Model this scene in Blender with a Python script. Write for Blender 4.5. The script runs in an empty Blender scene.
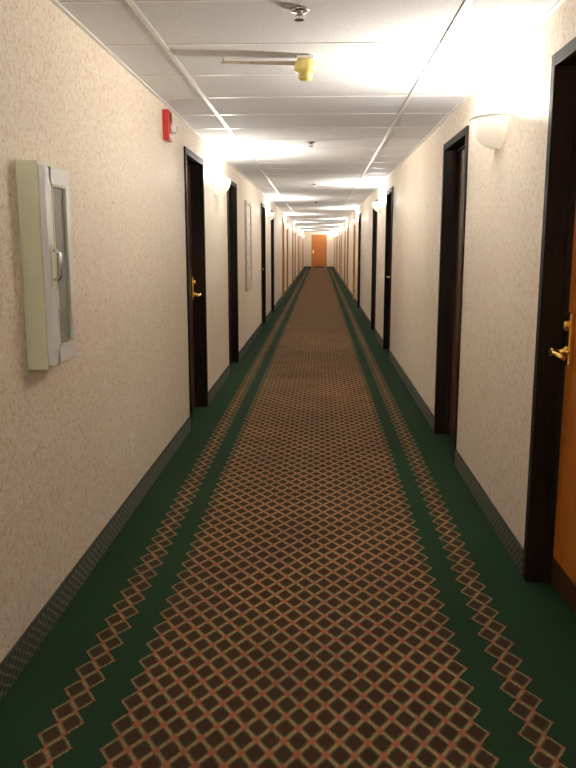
import bpy, math
from mathutils import Vector

XL, XR, H = -1.06, 0.948, 2.44
Y0, Y1 = -6.0, 53.2
CX = (XL+XR)/2
P = 7.93            # repeat of the door pairs
DW, DH = 0.96, 2.25 # outer frame size
CAS = 0.05
REC = 0.10

# ---------------------------------------------------------------- materials
def new_mat(name):
    m = bpy.data.materials.new(name); m.use_nodes = True
    nt = m.node_tree; nt.nodes.clear()
    out = nt.nodes.new('ShaderNodeOutputMaterial')
    b = nt.nodes.new('ShaderNodeBsdfPrincipled')
    nt.links.new(b.outputs[0], out.inputs[0])
    return m, nt, b, out

class N:
    def __init__(s, nt): s.nt = nt
    def _in(s, sock, v):
        if isinstance(v, (int, float)): sock.default_value = v
        elif isinstance(v, tuple): sock.default_value = v if len(v) == len(sock.default_value) else v+(1,)
        else: s.nt.links.new(v, sock)
    def math(s, op, a, b=0.0, c=0.0):
        n = s.nt.nodes.new('ShaderNodeMath'); n.operation = op
        s._in(n.inputs[0], a); s._in(n.inputs[1], b)
        if op in ('MULTIPLY_ADD', 'COMPARE'): s._in(n.inputs[2], c)
        return n.outputs[0]
    def pos(s):
        g = s.nt.nodes.new('ShaderNodeNewGeometry'); return g.outputs['Position']
    def sep(s, v):
        n = s.nt.nodes.new('ShaderNodeSeparateXYZ'); s.nt.links.new(v, n.inputs[0]); return n.outputs
    def noise(s, vec, scale, detail=3, rough=.5):
        n = s.nt.nodes.new('ShaderNodeTexNoise'); s.nt.links.new(vec, n.inputs['Vector'])
        n.inputs['Scale'].default_value = scale; n.inputs['Detail'].default_value = detail
        n.inputs['Roughness'].default_value = rough
        return n.outputs[0]
    def mapping(s, vec, scale):
        n = s.nt.nodes.new('ShaderNodeMapping'); s.nt.links.new(vec, n.inputs[0])
        n.inputs['Scale'].default_value = scale; return n.outputs[0]
    def ramp(s, f, stops):
        n = s.nt.nodes.new('ShaderNodeValToRGB'); s._in(n.inputs[0], f)
        e = n.color_ramp.elements
        while len(e) < len(stops): e.new(0.5)
        for i, (p, c) in enumerate(stops):
            e[i].position = p; e[i].color = tuple(c)+(1,)
        return n.outputs[0]
    def mix(s, f, a, b):
        n = s.nt.nodes.new('ShaderNodeMix'); n.data_type = 'RGBA'
        s._in(n.inputs['Factor'], f)
        s._in(n.inputs[6], a); s._in(n.inputs[7], b)
        return n.outputs[2]
    def bump(s, h, strength, dist, bsdf):
        n = s.nt.nodes.new('ShaderNodeBump'); s._in(n.inputs['Height'], h)
        n.inputs['Strength'].default_value = strength; n.inputs['Distance'].default_value = dist
        s.nt.links.new(n.outputs[0], bsdf.inputs['Normal'])

def simple(name, col, rough=.5, metal=0.0, var=0.08, vscale=30, spec=.5):
    m, nt, b, out = new_mat(name); n = N(nt)
    f = n.noise(n.pos(), vscale)
    c = n.ramp(f, [(.3, tuple(x*(1-var) for x in col)), (.7, tuple(min(1, x*(1+var)) for x in col))])
    nt.links.new(c, b.inputs['Base Color'])
    b.inputs['Roughness'].default_value = rough
    b.inputs['Metallic'].default_value = metal
    b.inputs['Specular IOR Level'].default_value = spec
    return m

# wallpaper
m_wall, nt, b, _ = new_mat('wallpaper'); n = N(nt)
p = n.pos()
f1 = n.noise(p, 46, 5, .78)
f2 = n.noise(p, 105, 2, .6)
f3 = n.noise(p, 9, 3, .6)
c1 = n.ramp(f1, [(.37, (.62, .38, .25)), (.46, (.84, .73, .59)), (.56, (.91, .85, .74))])
c2 = n.ramp(f2, [(.40, (.64, .47, .33)), (.52, (.92, .86, .76))])
c = n.mix(.35, c1, c2)
c = n.mix(n.ramp(f3, [(.4, (0, 0, 0)), (.7, (.22, .22, .22))]), c, (.78, .62, .48, 1))
nt.links.new(c, b.inputs['Base Color'])
b.inputs['Roughness'].default_value = .6
b.inputs['Specular IOR Level'].default_value = .3
n.bump(f2, .25, .002, b)

# ceiling tile
m_ceil, nt, b, _ = new_mat('ceiling_tile'); n = N(nt)
p = n.pos()
f1 = n.noise(p, 160, 2, .6); f3 = n.noise(p, 1.5, 2)
c = n.ramp(f1, [(.33, (.60, .60, .62)), (.45, (.79, .80, .82))])
c = n.mix(n.math('MULTIPLY', f3, .25), c, (.70, .70, .72, 1))
nt.links.new(c, b.inputs['Base Color']); b.inputs['Roughness'].default_value = .9
n.bump(f1, .3, .003, b)

# carpet
m_carpet, nt, b, _ = new_mat('patterned_carpet'); n = N(nt)
p = n.pos(); s = n.sep(p)
w, l = .085, .125
wob = n.math('MULTIPLY', n.math('SUBTRACT', n.noise(p, 130, 3, .7), .5), .018)
wob2 = n.math('MULTIPLY', n.math('SUBTRACT', n.noise(p, 150, 2, .7), .5), .027)
X = n.math('ADD', n.math('SUBTRACT', s[0], CX), wob)
Yc = n.math('ADD', s[1], wob2)
xw = n.math('DIVIDE', X, w); yl = n.math('DIVIDE', Yc, l)
u = n.math('ADD', n.math('ADD', xw, yl), .5); v = n.math('ADD', n.math('SUBTRACT', xw, yl), .5)
fu = n.math('FRACT', u); fv = n.math('FRACT', v)
cu = n.math('FLOOR', u); cv = n.math('FLOOR', v)
ck = n.math('ABSOLUTE', n.math('ADD', cu, cv))       # column index, columns every w/2
field = n.math('LESS_THAN', ck, 13.5)
strip = n.math('COMPARE', ck, 17.5, .7)
mask = n.math('MAXIMUM', field, strip)
au = n.math('ABSOLUTE', n.math('SUBTRACT', fu, .5)); av = n.math('ABSOLUTE', n.math('SUBTRACT', fv, .5))
mx = n.math('MAXIMUM', au, av); mn = n.math('MINIMUM', au, av)
line = n.math('GREATER_THAN', mx, .415)
cross = n.math('MULTIPLY', n.math('GREATER_THAN', mn, .30), n.math('GREATER_THAN', mx, .36))
redl = n.math('MULTIPLY', n.math('GREATER_THAN', mx, .33), n.math('LESS_THAN', mx, .415))
inner = n.math('LESS_THAN', mx, .24)
fib = n.noise(p, 300, 2, .75)
big = n.noise(p, 2.2, 3, .6)
green = n.ramp(fib, [(.32, (.006, .022, .009)), (.68, (.022, .056, .026))])
tan = n.ramp(fib, [(.38, (.12, .095, .035)), (.6, (.42, .34, .15))])
red = n.ramp(fib, [(.38, (.17, .030, .022)), (.6, (.52, .14, .09))])
mar = n.ramp(fib, [(.35, (.030, .009, .006)), (.65, (.090, .030, .020))])
dk = n.ramp(fib, [(.35, (.008, .020, .008)), (.65, (.034, .052, .022))])
c = n.mix(inner, dk, mar)
c = n.mix(n.math('MULTIPLY', redl, .28), c, red)
c = n.mix(line, c, tan)
c = n.mix(n.math('MULTIPLY', cross, .75), c, red)
c = n.mix(mask, green, c)
c = n.mix(n.ramp(big, [(.35, (.25, .25, .25)), (.65, (0, 0, 0))]), c, (.012, .016, .010, 1))
nt.links.new(c, b.inputs['Base Color'])
b.inputs['Roughness'].default_value = 1.0
b.inputs['Specular IOR Level'].default_value = .1
n.bump(fib, .5, .004, b)

# baseboard carpet-cove
m_base, nt, b, _ = new_mat('baseboard_pattern'); n = N(nt)
p = n.pos(); s = n.sep(p)
a1 = n.math('SINE', n.math('MULTIPLY', n.math('ADD', s[1], n.math('MULTIPLY', s[2], 1.3)), 62))
a2 = n.math('SINE', n.math('MULTIPLY', n.math('SUBTRACT', s[1], n.math('MULTIPLY', s[2], 1.3)), 62))
f = n.math('ABSOLUTE', n.math('MULTIPLY', a1, a2))
f = n.math('ADD', f, n.math('MULTIPLY', n.math('SUBTRACT', n.noise(p, 90, 3), .5), 1.3))
c = n.ramp(f, [(.05, (.17, .17, .12)), (.25, (.075, .080, .055)), (.6, (.030, .036, .022))])
top = n.math('GREATER_THAN', s[2], .108)
c = n.mix(top, c, (.03, .03, .025, 1))
nt.links.new(c, b.inputs['Base Color']); b.inputs['Roughness'].default_value = .8

def wood(name, ca, cb, rough=.4, spec=.5):
    m, nt, b, _ = new_mat(name); n = N(nt)
    g = n.noise(n.mapping(n.pos(), (40, 40, 2.0)), 1.5, 5, .6)
    nt.links.new(n.ramp(g, [(.3, ca), (.7, cb)]), b.inputs['Base Color'])
    b.inputs['Roughness'].default_value = rough
    b.inputs['Specular IOR Level'].default_value = spec
    return m
m_frame = wood('dark_frame_wood', (.011, .007, .005), (.024, .014, .009), .65, .12)
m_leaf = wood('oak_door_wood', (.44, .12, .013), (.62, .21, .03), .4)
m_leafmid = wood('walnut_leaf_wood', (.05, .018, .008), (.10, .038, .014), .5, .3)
m_leafdark = wood('walnut_door_wood', (.05, .016, .006), (.09, .03, .011), .4)
m_oak = wood('oak_frame_wood', (.40, .17, .025), (.56, .26, .045), .5, .3)
m_brass = simple('brass', (.90, .62, .16), .22, 1.0, .05)
m_white = simple('white_enamel', (.82, .83, .83), .35, 0, .02)
m_cream = simple('cream_enamel', (.74, .75, .56), .45, 0, .03)
m_plate = simple('ivory_plastic', (.90, .86, .76), .4, 0, .02)
m_slot = simple('dark_plastic', (.03, .03, .03), .5)
m_red = simple('red_plastic', (.50, .02, .015), .35)
m_lens = simple('clear_lens', (.75, .75, .78), .1)
m_chrome = simple('chrome', (.6, .6, .6), .25, 1.0)
m_yellow = simple('yellow_plastic', (.80, .68, .22), .4)
m_glass = simple('smoked_glass', (.22, .23, .23), .08, 0, .15, 8)
m_grid = simple('grid_white', (.84, .84, .83), .5, 0, .02)
m_gridgrey = simple('grid_grey', (.50, .49, .46), .6, 0, .02)
m_print = simple('pale_print', (.66, .60, .52), .5, 0, .35, 14)
m_beige = simple('beige_frame', (.58, .50, .40), .5, 0, .1)
m_tag = simple('paper_tag', (.85, .84, .8), .7, 0, .05)

m_bowl = bpy.data.materials.new('frosted_bowl'); m_bowl.use_nodes = True
nt = m_bowl.node_tree; nt.nodes.clear(); n = N(nt)
o = nt.nodes.new('ShaderNodeOutputMaterial'); mx_ = nt.nodes.new('ShaderNodeMixShader')
d = nt.nodes.new('ShaderNodeBsdfPrincipled'); t = nt.nodes.new('ShaderNodeBsdfTranslucent')
cc = n.ramp(n.noise(n.pos(), 20), [(.3, (.80, .79, .76)), (.7, (.86, .85, .82))])
nt.links.new(cc, d.inputs['Base Color']); d.inputs['Roughness'].default_value = .35
t.inputs[0].default_value = (.8, .77, .72, 1)
mx_.inputs[0].default_value = .10
nt.links.new(d.outputs[0], mx_.inputs[1]); nt.links.new(t.outputs[0], mx_.inputs[2]); nt.links.new(mx_.outputs[0], o.inputs[0])

# ---------------------------------------------------------------- mesh builder
class MB:
    def __init__(s): s.v = []; s.f = []; s.m = []; s.sm = []; s.mats = []
    def mi(s, mat):
        if mat not in s.mats: s.mats.append(mat)
        return s.mats.index(mat)
    def box(s, x0, x1, y0, y1, z0, z1, mat, bev=0.0):
        x0, x1 = min(x0, x1), max(x0, x1); y0, y1 = min(y0, y1), max(y0, y1)
        k = s.mi(mat)
        if bev <= 0:
            o = len(s.v)
            s.v += [(x, y, z) for x in (x0, x1) for y in (y0, y1) for z in (z0, z1)]
            for f in [(0, 1, 3, 2), (4, 6, 7, 5), (0, 4, 5, 1), (2, 3, 7, 6), (0, 2, 6, 4), (1, 5, 7, 3)]:
                s.f.append(tuple(o+i for i in f)); s.m.append(k); s.sm.append(False)
            return
        import bmesh
        bm = bmesh.new(); r = bmesh.ops.create_cube(bm, size=1)
        for vv in bm.verts:
            vv.co = Vector(((x0+x1)/2+vv.co.x*(x1-x0), (y0+y1)/2+vv.co.y*(y1-y0), (z0+z1)/2+vv.co.z*(z1-z0)))
        bmesh.ops.bevel(bm, geom=bm.edges[:], offset=bev, segments=3, profile=.5, affect='EDGES')
        s.addbm(bm, k, False)
    def addbm(s, bm, k, smooth):
        bm.verts.index_update(); o = len(s.v)
        s.v += [tuple(v.co) for v in bm.verts]
        for f in bm.faces:
            s.f.append(tuple(o+v.index for v in f.verts)); s.m.append(k); s.sm.append(smooth)
        bm.free()
    def lathe(s, c, axis, prof, mat, seg=24):
        """prof = list of (radius, distance along axis)"""
        a = Vector(axis).normalized(); t = a.orthogonal().normalized(); b2 = a.cross(t); c = Vector(c)
        k = s.mi(mat); o = len(s.v)
        for r, h in prof:
            for i in range(seg):
                th = 2*math.pi*i/seg
                s.v.append(tuple(c+a*h+(t*math.cos(th)+b2*math.sin(th))*r))
        for j in range(len(prof)-1):
            for i in range(seg):
                i2 = (i+1) % seg
                s.f.append((o+j*seg+i, o+j*seg+i2, o+(j+1)*seg+i2, o+(j+1)*seg+i)); s.m.append(k); s.sm.append(True)
        s.f.append(tuple(o+i for i in reversed(range(seg)))); s.m.append(k); s.sm.append(False)
        q = o+(len(prof)-1)*seg
        s.f.append(tuple(q+i for i in range(seg))); s.m.append(k); s.sm.append(False)
    def tube(s, pts, r, mat, seg=12):
        pts = [Vector(q) for q in pts]; k = s.mi(mat); o = len(s.v); n_ = len(pts)
        up = None
        for i, q in enumerate(pts):
            d = (pts[min(i+1, n_-1)]-pts[max(i-1, 0)]).normalized()
            t = d.orthogonal().normalized() if up is None else (up-d*up.dot(d)).normalized()
            up = t; b2 = d.cross(t)
            rr = r[i] if isinstance(r, (list, tuple)) else r
            for j in range(seg):
                th = 2*math.pi*j/seg
                s.v.append(tuple(q+(t*math.cos(th)+b2*math.sin(th))*rr))
        for i in range(n_-1):
            for j in range(seg):
                j2 = (j+1) % seg
                s.f.append((o+i*seg+j, o+i*seg+j2, o+(i+1)*seg+j2, o+(i+1)*seg+j)); s.m.append(k); s.sm.append(True)
        s.f.append(tuple(o+j for j in reversed(range(seg)))); s.m.append(k); s.sm.append(False)
        s.f.append(tuple(o+(n_-1)*seg+j for j in range(seg))); s.m.append(k); s.sm.append(False)
    def build(s, name, origin=None):
        if origin is None:
            xs, ys, zs = zip(*s.v)
            origin = ((min(xs)+max(xs))/2, (min(ys)+max(ys))/2, (min(zs)+max(zs))/2)
        ov = Vector(origin)
        me = bpy.data.meshes.new(name)
        me.from_pydata([tuple(Vector(v)-ov) for v in s.v], [], s.f)
        for m in s.mats: me.materials.append(m)
        for i, pl in enumerate(me.polygons):
            pl.material_index = s.m[i]; pl.use_smooth = s.sm[i]
        me.update()
        ob = bpy.data.objects.new(name, me); ob.location = ov
        bpy.context.scene.collection.objects.link(ob)
        return ob

# ---------------------------------------------------------------- door positions (near outer edge y)
right_doors, left_doors = [], []
k = -1
while True:
    a = 2.39+k*P
    if a > Y1-2: break
    for q in (a, a+2.79):
        if Y0+.3 < q < Y1-1.5: right_doors.append(q)
    k += 1
k = -1
while True:
    a = 6.15+k*P
    if a > Y1-2: break
    for q in (a, a+2.80):
        if Y0+.3 < q < Y1-1.5: left_doors.append(q)
    k += 1

TH = .16
BH = .115
def wall(name, x, sgn, doors):
    mb = MB(); xa, xb = x, x+sgn*TH
    y = Y0
    for q in doors:
        mb.box(xa, xb, y, q+.01, 0, H, m_wall)
        mb.box(xa, xb, q+.01, q+DW-.01, DH-.01, H, m_wall)
        y = q+DW-.01
    mb.box(xa, xb, y, Y1, 0, H, m_wall)
    mb.build(name)
    mb = MB(); y = Y0
    for q in doors+[Y1]:
        mb.box(x, x-sgn*.010, y, q, 0, BH, m_base)
        y = q+DW
    mb.build('baseboard_'+name.split('_')[1])
wall('wall_right', XR, 1, right_doors)
wall('wall_left', XL, -1, left_doors)

mb = MB(); mb.box(XL-TH, XR+TH, Y0-.1, Y1+.1, -.1, 0, m_carpet); mb.build('floor')
mb = MB(); mb.box(XL-TH, XR+TH, Y0-.1, Y1+.1, H, H+.1, m_ceil); mb.build('ceiling')
mb = MB(); mb.box(XL-TH, XR+TH, Y0-.1, Y0, 0, H, m_wall); mb.build('wall_back')
# end wall with door opening
EX0, EX1 = CX-.52, CX+.52
mb = MB()
mb.box(XL-TH, EX0+.01, Y1, Y1+.12, 0, H, m_wall); mb.box(EX1-.01, XR+TH, Y1, Y1+.12, 0, H, m_wall)
mb.box(EX0+.01, EX1-.01, Y1, Y1+.12, DH-.01, H, m_wall); mb.build('wall_end')
mb = MB(); mb.box(XL, EX0, Y1-.01, Y1, 0, BH, m_base); mb.box(EX1, XR, Y1-.01, Y1, 0, BH, m_base); mb.build('baseboard_end')

# ceiling grid
mb = MB()
g = .012
for x in (-.755, .575):
    mb.box(x-g, x+g, Y0, Y1, H-.006, H, m_grid)
    mb.box(x-g-.003, x-g, Y0, Y1, H-.003, H, m_gridgrey)
    mb.box(x+g, x+g+.003, Y0, Y1, H-.003, H, m_gridgrey)
y = 3.9-.667*14
while y < Y1:
    mb.box(XL, XR, y-g, y+g, H-.002, H, m_grid)
    mb.box(XL, XR, y-g-.004, y-g, H-.0015, H, m_gridgrey)
    y += .667
mb.box(XL, XL+.02, Y0, Y1, H-.008, H, m_grid); mb.box(XR-.02, XR, Y0, Y1, H-.008, H, m_grid)
mb.build('trim_ceiling_grid')

# ---------------------------------------------------------------- doors
def door(name, x, s, y, handle_far, far, mleaf):
    """s=+1 right wall (recess goes +x), -1 left wall"""
    mf = m_oak if far else m_frame
    mb = MB()
    pr = .014
    for (a, b2, z0, z1) in ((y, y+CAS, 0, DH), (y+DW-CAS, y+DW, 0, DH), (y+CAS, y+DW-CAS, DH-CAS, DH)):
        mb.box(x-s*pr, x+s*.004, a, b2, z0, z1, mf, .003)
    xb = x+s*(REC+.05)
    mb.box(x, xb, y+.012, y+CAS, 0, DH-.012, mf)
    mb.box(x, xb, y+DW-CAS, y+DW-.012, 0, DH-.012, mf)
    mb.box(x, xb, y+CAS, y+DW-CAS, DH-CAS, DH-.012, mf)
    xs0, xs1 = x+s*(REC-.022), x+s*REC
    mb.box(xs0, xs1, y+CAS, y+CAS+.012, 0, DH-CAS, mf)
    mb.box(xs0, xs1, y+DW-CAS-.012, y+DW-CAS, 0, DH-CAS, mf)
    mb.box(xs0, xs1, y+CAS, y+DW-CAS, DH-CAS-.012, DH-CAS, mf)
    xl = x+s*REC
    mb.box(xl, xl+s*.045, y+CAS, y+DW-CAS, .012, DH-CAS, mleaf)
    ya, yb = y+CAS, y+DW-CAS
    mb.box(xl-s*.004, xl, ya+.02, yb-.02, .015, .13, m_leafdark)
    hy = yb-.075 if handle_far else ya+.075
    dirn = -1 if handle_far else 1
    mb.box(xl, xl-s*.022, hy-.036, hy+.036, 1.00, 1.22, m_brass, .006)
    mb.lathe((xl-s*.020, hy, 1.055), (-s, 0, 0), [(.028, 0), (.028, .010), (.015, .014), (.014, .052), (.018, .056), (.018, .066)], m_brass)
    mb.tube([(xl-s*.074, hy-dirn*.012, 1.055), (xl-s*.076, hy+dirn*.04, 1.056), (xl-s*.074, hy+dirn*.09, 1.052), (xl-s*.068, hy+dirn*.125, 1.046)], [.016, .014, .012, .010], m_brass)
    mb.lathe((xl-s*.020, hy, 1.165), (-s, 0, 0), [(.024, 0), (.022, .016), (.012, .020)], m_brass)
    hh = ya if handle_far else yb
    for z in (.25, 1.1, 1.95):
        mb.lathe((xl-s*.006, hh, z), (0, 0, 1), [(.007, 0), (.007, .1)], m_brass, 10)
    return mb.build(name)
idx = 1
for lst, x, s in ((right_doors, XR, 1), (left_doors, XL, -1)):
    for i, q in enumerate(lst):
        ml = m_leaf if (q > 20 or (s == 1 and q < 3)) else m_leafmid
        door(f'door_{idx}', x, s, q, (i % 2 == 0), q > 20, ml)
        idx += 1
# end door (faces the corridor)
mb = MB()
mb.box(EX0, EX0+.05, Y1-.014, Y1+.1, 0, DH, m_oak); mb.box(EX1-.05, EX1, Y1-.014, Y1+.1, 0, DH, m_oak)
mb.box(EX0+.05, EX1-.05, Y1-.014, Y1+.1, DH-.05, DH, m_oak)
mb.box(EX0+.05, EX1-.05, Y1+.03, Y1+.075, .01, DH-.05, m_leaf)
mb.box(CX-.3, CX+.3, Y1+.024, Y1+.03, .02, .12, m_leafdark)
mb.box(EX0+.09, EX0+.15, Y1+.02, Y1+.03, 1.0, 1.2, m_brass)
mb.lathe((EX0+.12, Y1+.02, 1.06), (0, -1, 0), [(.014, 0), (.012, .05), (.016, .06)], m_brass)
mb.build(f'door_{idx}')

# ---------------------------------------------------------------- sconces
POW = 90
def sconce(x, s, y):
    z = 2.155; R, D, HH = .165, .15, .155
    mb = MB(); k = mb.mi(m_bowl)
    NP, NT = 24, 12
    th = .006
    def grid(R, D, HH, z0):
        o = len(mb.v)
        for j in range(NT+1):
            tt = j/NT*math.pi/2
            cr = math.cos(tt)**.8 if j < NT else .0
            for i in range(NP+1):
                ph = math.pi*i/NP
                mb.v.append((x-s*(D*cr*math.sin(ph)+.001), y+R*cr*math.cos(ph), z0-HH*math.sin(tt)))
        return o
    oo = grid(R, D, HH, z); oi = grid(R-th, D-th, HH-th, z)
    for o in (oo, oi):
        for j in range(NT):
            for i in range(NP):
                a = o+j*(NP+1)+i
                mb.f.append((a, a+1, a+NP+2, a+NP+1)); mb.m.append(k); mb.sm.append(True)
    for i in range(NP):
        mb.f.append((oo+i, oo+i+1, oi+i+1, oi+i)); mb.m.append(k); mb.sm.append(False)
    pts = [(x-s*((D)*math.sin(math.pi*i/24)+.003), y+R*math.cos(math.pi*i/24), z) for i in range(25)]
    mb.tube(pts, .005, m_bowl, 8)
    mb.box(x, x-s*.004, y-.05, y+.05, z-.12, z-.02, m_white)
    mb.lathe((x-s*.05, y, z-.115), (0, 0, 1), [(.018, 0), (.018, .04), (.012, .045)], m_white)
    mb.box(x, x-s*.06, y-.008, y+.008, z-.10, z-.09, m_white)
    ob = mb.build('wall_sconce', (x, y, z))
    L = bpy.data.lights.new('bulb', 'POINT'); L.energy = POW; L.color = (1, .94, .845); L.shadow_soft_size = .03
    lo = bpy.data.objects.new('bulb', L); bpy.context.scene.collection.objects.link(lo)
    lo.parent = ob; lo.location = (-s*.085, 0, .014)
    return ob
rs = [4.3+P*i for i in range(-1, 7)]
ls = [8.03+P*i for i in range(-1, 7)]
for y in rs:
    if Y0 < y < Y1: sconce(XR, 1, y)
for y in ls:
    if Y0 < y < Y1: sconce(XL, -1, y)

# ---------------------------------------------------------------- fire extinguisher cabinet
mb = MB(); x = XL; ya, yb, za, zb = 2.725, 3.0, 1.045, 1.785
mb.box(x, x+.078, ya, yb, za, zb, m_cream, .004)
xf = x+.078
xd = xf+.022; st = .05
za += .012; zb -= .012
mb.box(xf, xd, ya+.004, ya+st+.02, za+.004, zb-.004, m_white, .003)
mb.box(xf, xd, yb-st, yb-.004, za+.004, zb-.004, m_white, .003)
mb.box(xf, xd, ya+st, yb-st+.01, zb-.065, zb-.004, m_white, .003)
mb.box(xf, xd, ya+st, yb-st+.01, za+.004, za+.065, m_white, .003)
mb.box(xf, xf+.014, ya+st, yb-st+.01, za+.06, zb-.06, m_glass)
for (a, b2, c_, d_) in ((ya+st+.02, ya+st+.027, za+.065, zb-.065), (yb-st-.007, yb-st, za+.065, zb-.065), (ya+st+.02, yb-st, zb-.072, zb-.065), (ya+st+.02, yb-st, za+.065, za+.072)):
    mb.box(xf+.01, xd+.002, a, b2, c_, d_, m_cream)
hy = ya+.04
mb.box(xd, xd+.003, hy-.018, hy+.018, 1.345, 1.495, m_cream, .001)
mb.tube([(xd-.002, hy, 1.475), (xd+.018, hy, 1.475), (xd+.026, hy, 1.465), (xd+.026, hy, 1.38), (xd+.018, hy, 1.37), (xd-.002, hy, 1.37)], .006, m_chrome, 10)
mb.box(xd, xd+.002, ya+.045, ya+.085, 1.26, 1.335, m_tag)
mb.build('fire_extinguisher_cabinet')

# ---------------------------------------------------------------- fire alarm strobe
mb = MB(); y, z = 5.40, 2.29
mb.box(XL, XL+.045, y-.06, y+.06, z-.10, z+.10, m_red, .008)
mb.box(XL+.045, XL+.085, y-.03, y+.055, z-.045, z+.005, m_lens, .01)
for i in range(5):
    mb.box(XL+.045, XL+.049, y-.04, y+.04, z+.03+i*.011, z+.035+i*.011, m_slot)
mb.box(XL+.045, XL+.048, y-.045, y+.045, z-.08, z-.06, m_white)
mb.build('fire_alarm_strobe')

# ---------------------------------------------------------------- outlet
mb = MB(); y, z = 4.19, .38
mb.box(XL, XL+.008, y-.038, y+.038, z-.06, z+.06, m_plate, .003)
for dz in (-.027, .027):
    mb.box(XL+.008, XL+.011, y-.018, y+.018, z+dz-.016, z+dz+.016, m_plate, .0012)
    for dy in (-.008, .008):
        mb.box(XL+.011, XL+.0115, y+dy-.0015, y+dy+.0015, z+dz-.003, z+dz+.008, m_slot)
mb.build('power_outlet')

# ---------------------------------------------------------------- framed print far left
mb = MB(); ya, yb, za, zb = 11.0, 11.8, .85, 2.12
mb.box(XL, XL+.012, ya+.03, yb-.03, za+.03, zb-.03, m_print)
for a in ((ya, ya+.05, za, zb), (yb-.05, yb, za, zb), (ya+.05, yb-.05, za, za+.05), (ya+.05, yb-.05, zb-.05, zb)):
    mb.box(XL, XL+.03, *a, m_beige, .004)
mb.build('framed_picture')

# ---------------------------------------------------------------- sprinklers
for y in (3.35, 7.4, 12.3, 17.2, 22.1, 27, 32, 37, 42, -1.5):
    mb = MB(); x = -.09
    mb.lathe((x, y, H-.004), (0, 0, -1), [(.040, 0), (.038, .006), (.024, .012), (.014, .013), (.012, .02)], m_chrome)
    for sx in (-1, 1):
        mb.tube([(x+sx*.009, y, H-.02), (x+sx*.015, y, H-.03), (x+sx*.006, y, H-.042)], .003, m_chrome, 8)
    mb.tube([(x, y, H-.02), (x, y, H-.042)], .003, m_chrome, 8)
    mb.lathe((x, y, H-.040), (0, 0, -1), [(.006, 0), (.022, .002), (.022, .004)], m_chrome)
    mb.build('fire_sprinkler')

# ---------------------------------------------------------------- ceiling alarm with side arm
mb = MB(); x, y = -.08, 4.14
mb.box(x-.045, x+.045, y-.045, y+.045, H-.022, H-.004, m_plate, .006)
mb.lathe((x, y, H-.02), (0, 0, -1), [(.040, 0), (.054, .012), (.057, .045), (.050, .058), (.036, .063), (.036, .088), (.030, .098), (.012, .101)], m_yellow)
mb.tube([(x-.03, y, H-.035), (x-.22, y, H-.032), (x-.43, y, H-.028)], [.011, .009, .006], m_beige, 10)
mb.tube([(x-.42, y, H-.028), (x-.42, y, H-.004)], .005, m_beige, 8)
mb.build('emergency_light')

# ---------------------------------------------------------------- world, camera
wld = bpy.data.worlds.new('world'); bpy.context.scene.world = wld; wld.use_nodes = True
wld.node_tree.nodes['Background'].inputs[0].default_value = (.5, .5, .5, 1)
wld.node_tree.nodes['Background'].inputs[1].default_value = .3

cam = bpy.data.cameras.new('camera'); co = bpy.data.objects.new('camera', cam)
bpy.context.scene.collection.objects.link(co)
cam.sensor_fit = 'VERTICAL'; cam.sensor_height = 36; cam.lens = 770/768*36
cam.clip_start = .02; cam.clip_end = 200
co.location = (0, 0, 1.49)
co.rotation_euler = (math.radians(90-10.16), 0, math.radians(2.34))
bpy.context.scene.camera = co
bpy.context.scene.view_settings.view_transform = 'Standard'
bpy.context.scene.view_settings.exposure = 0.35
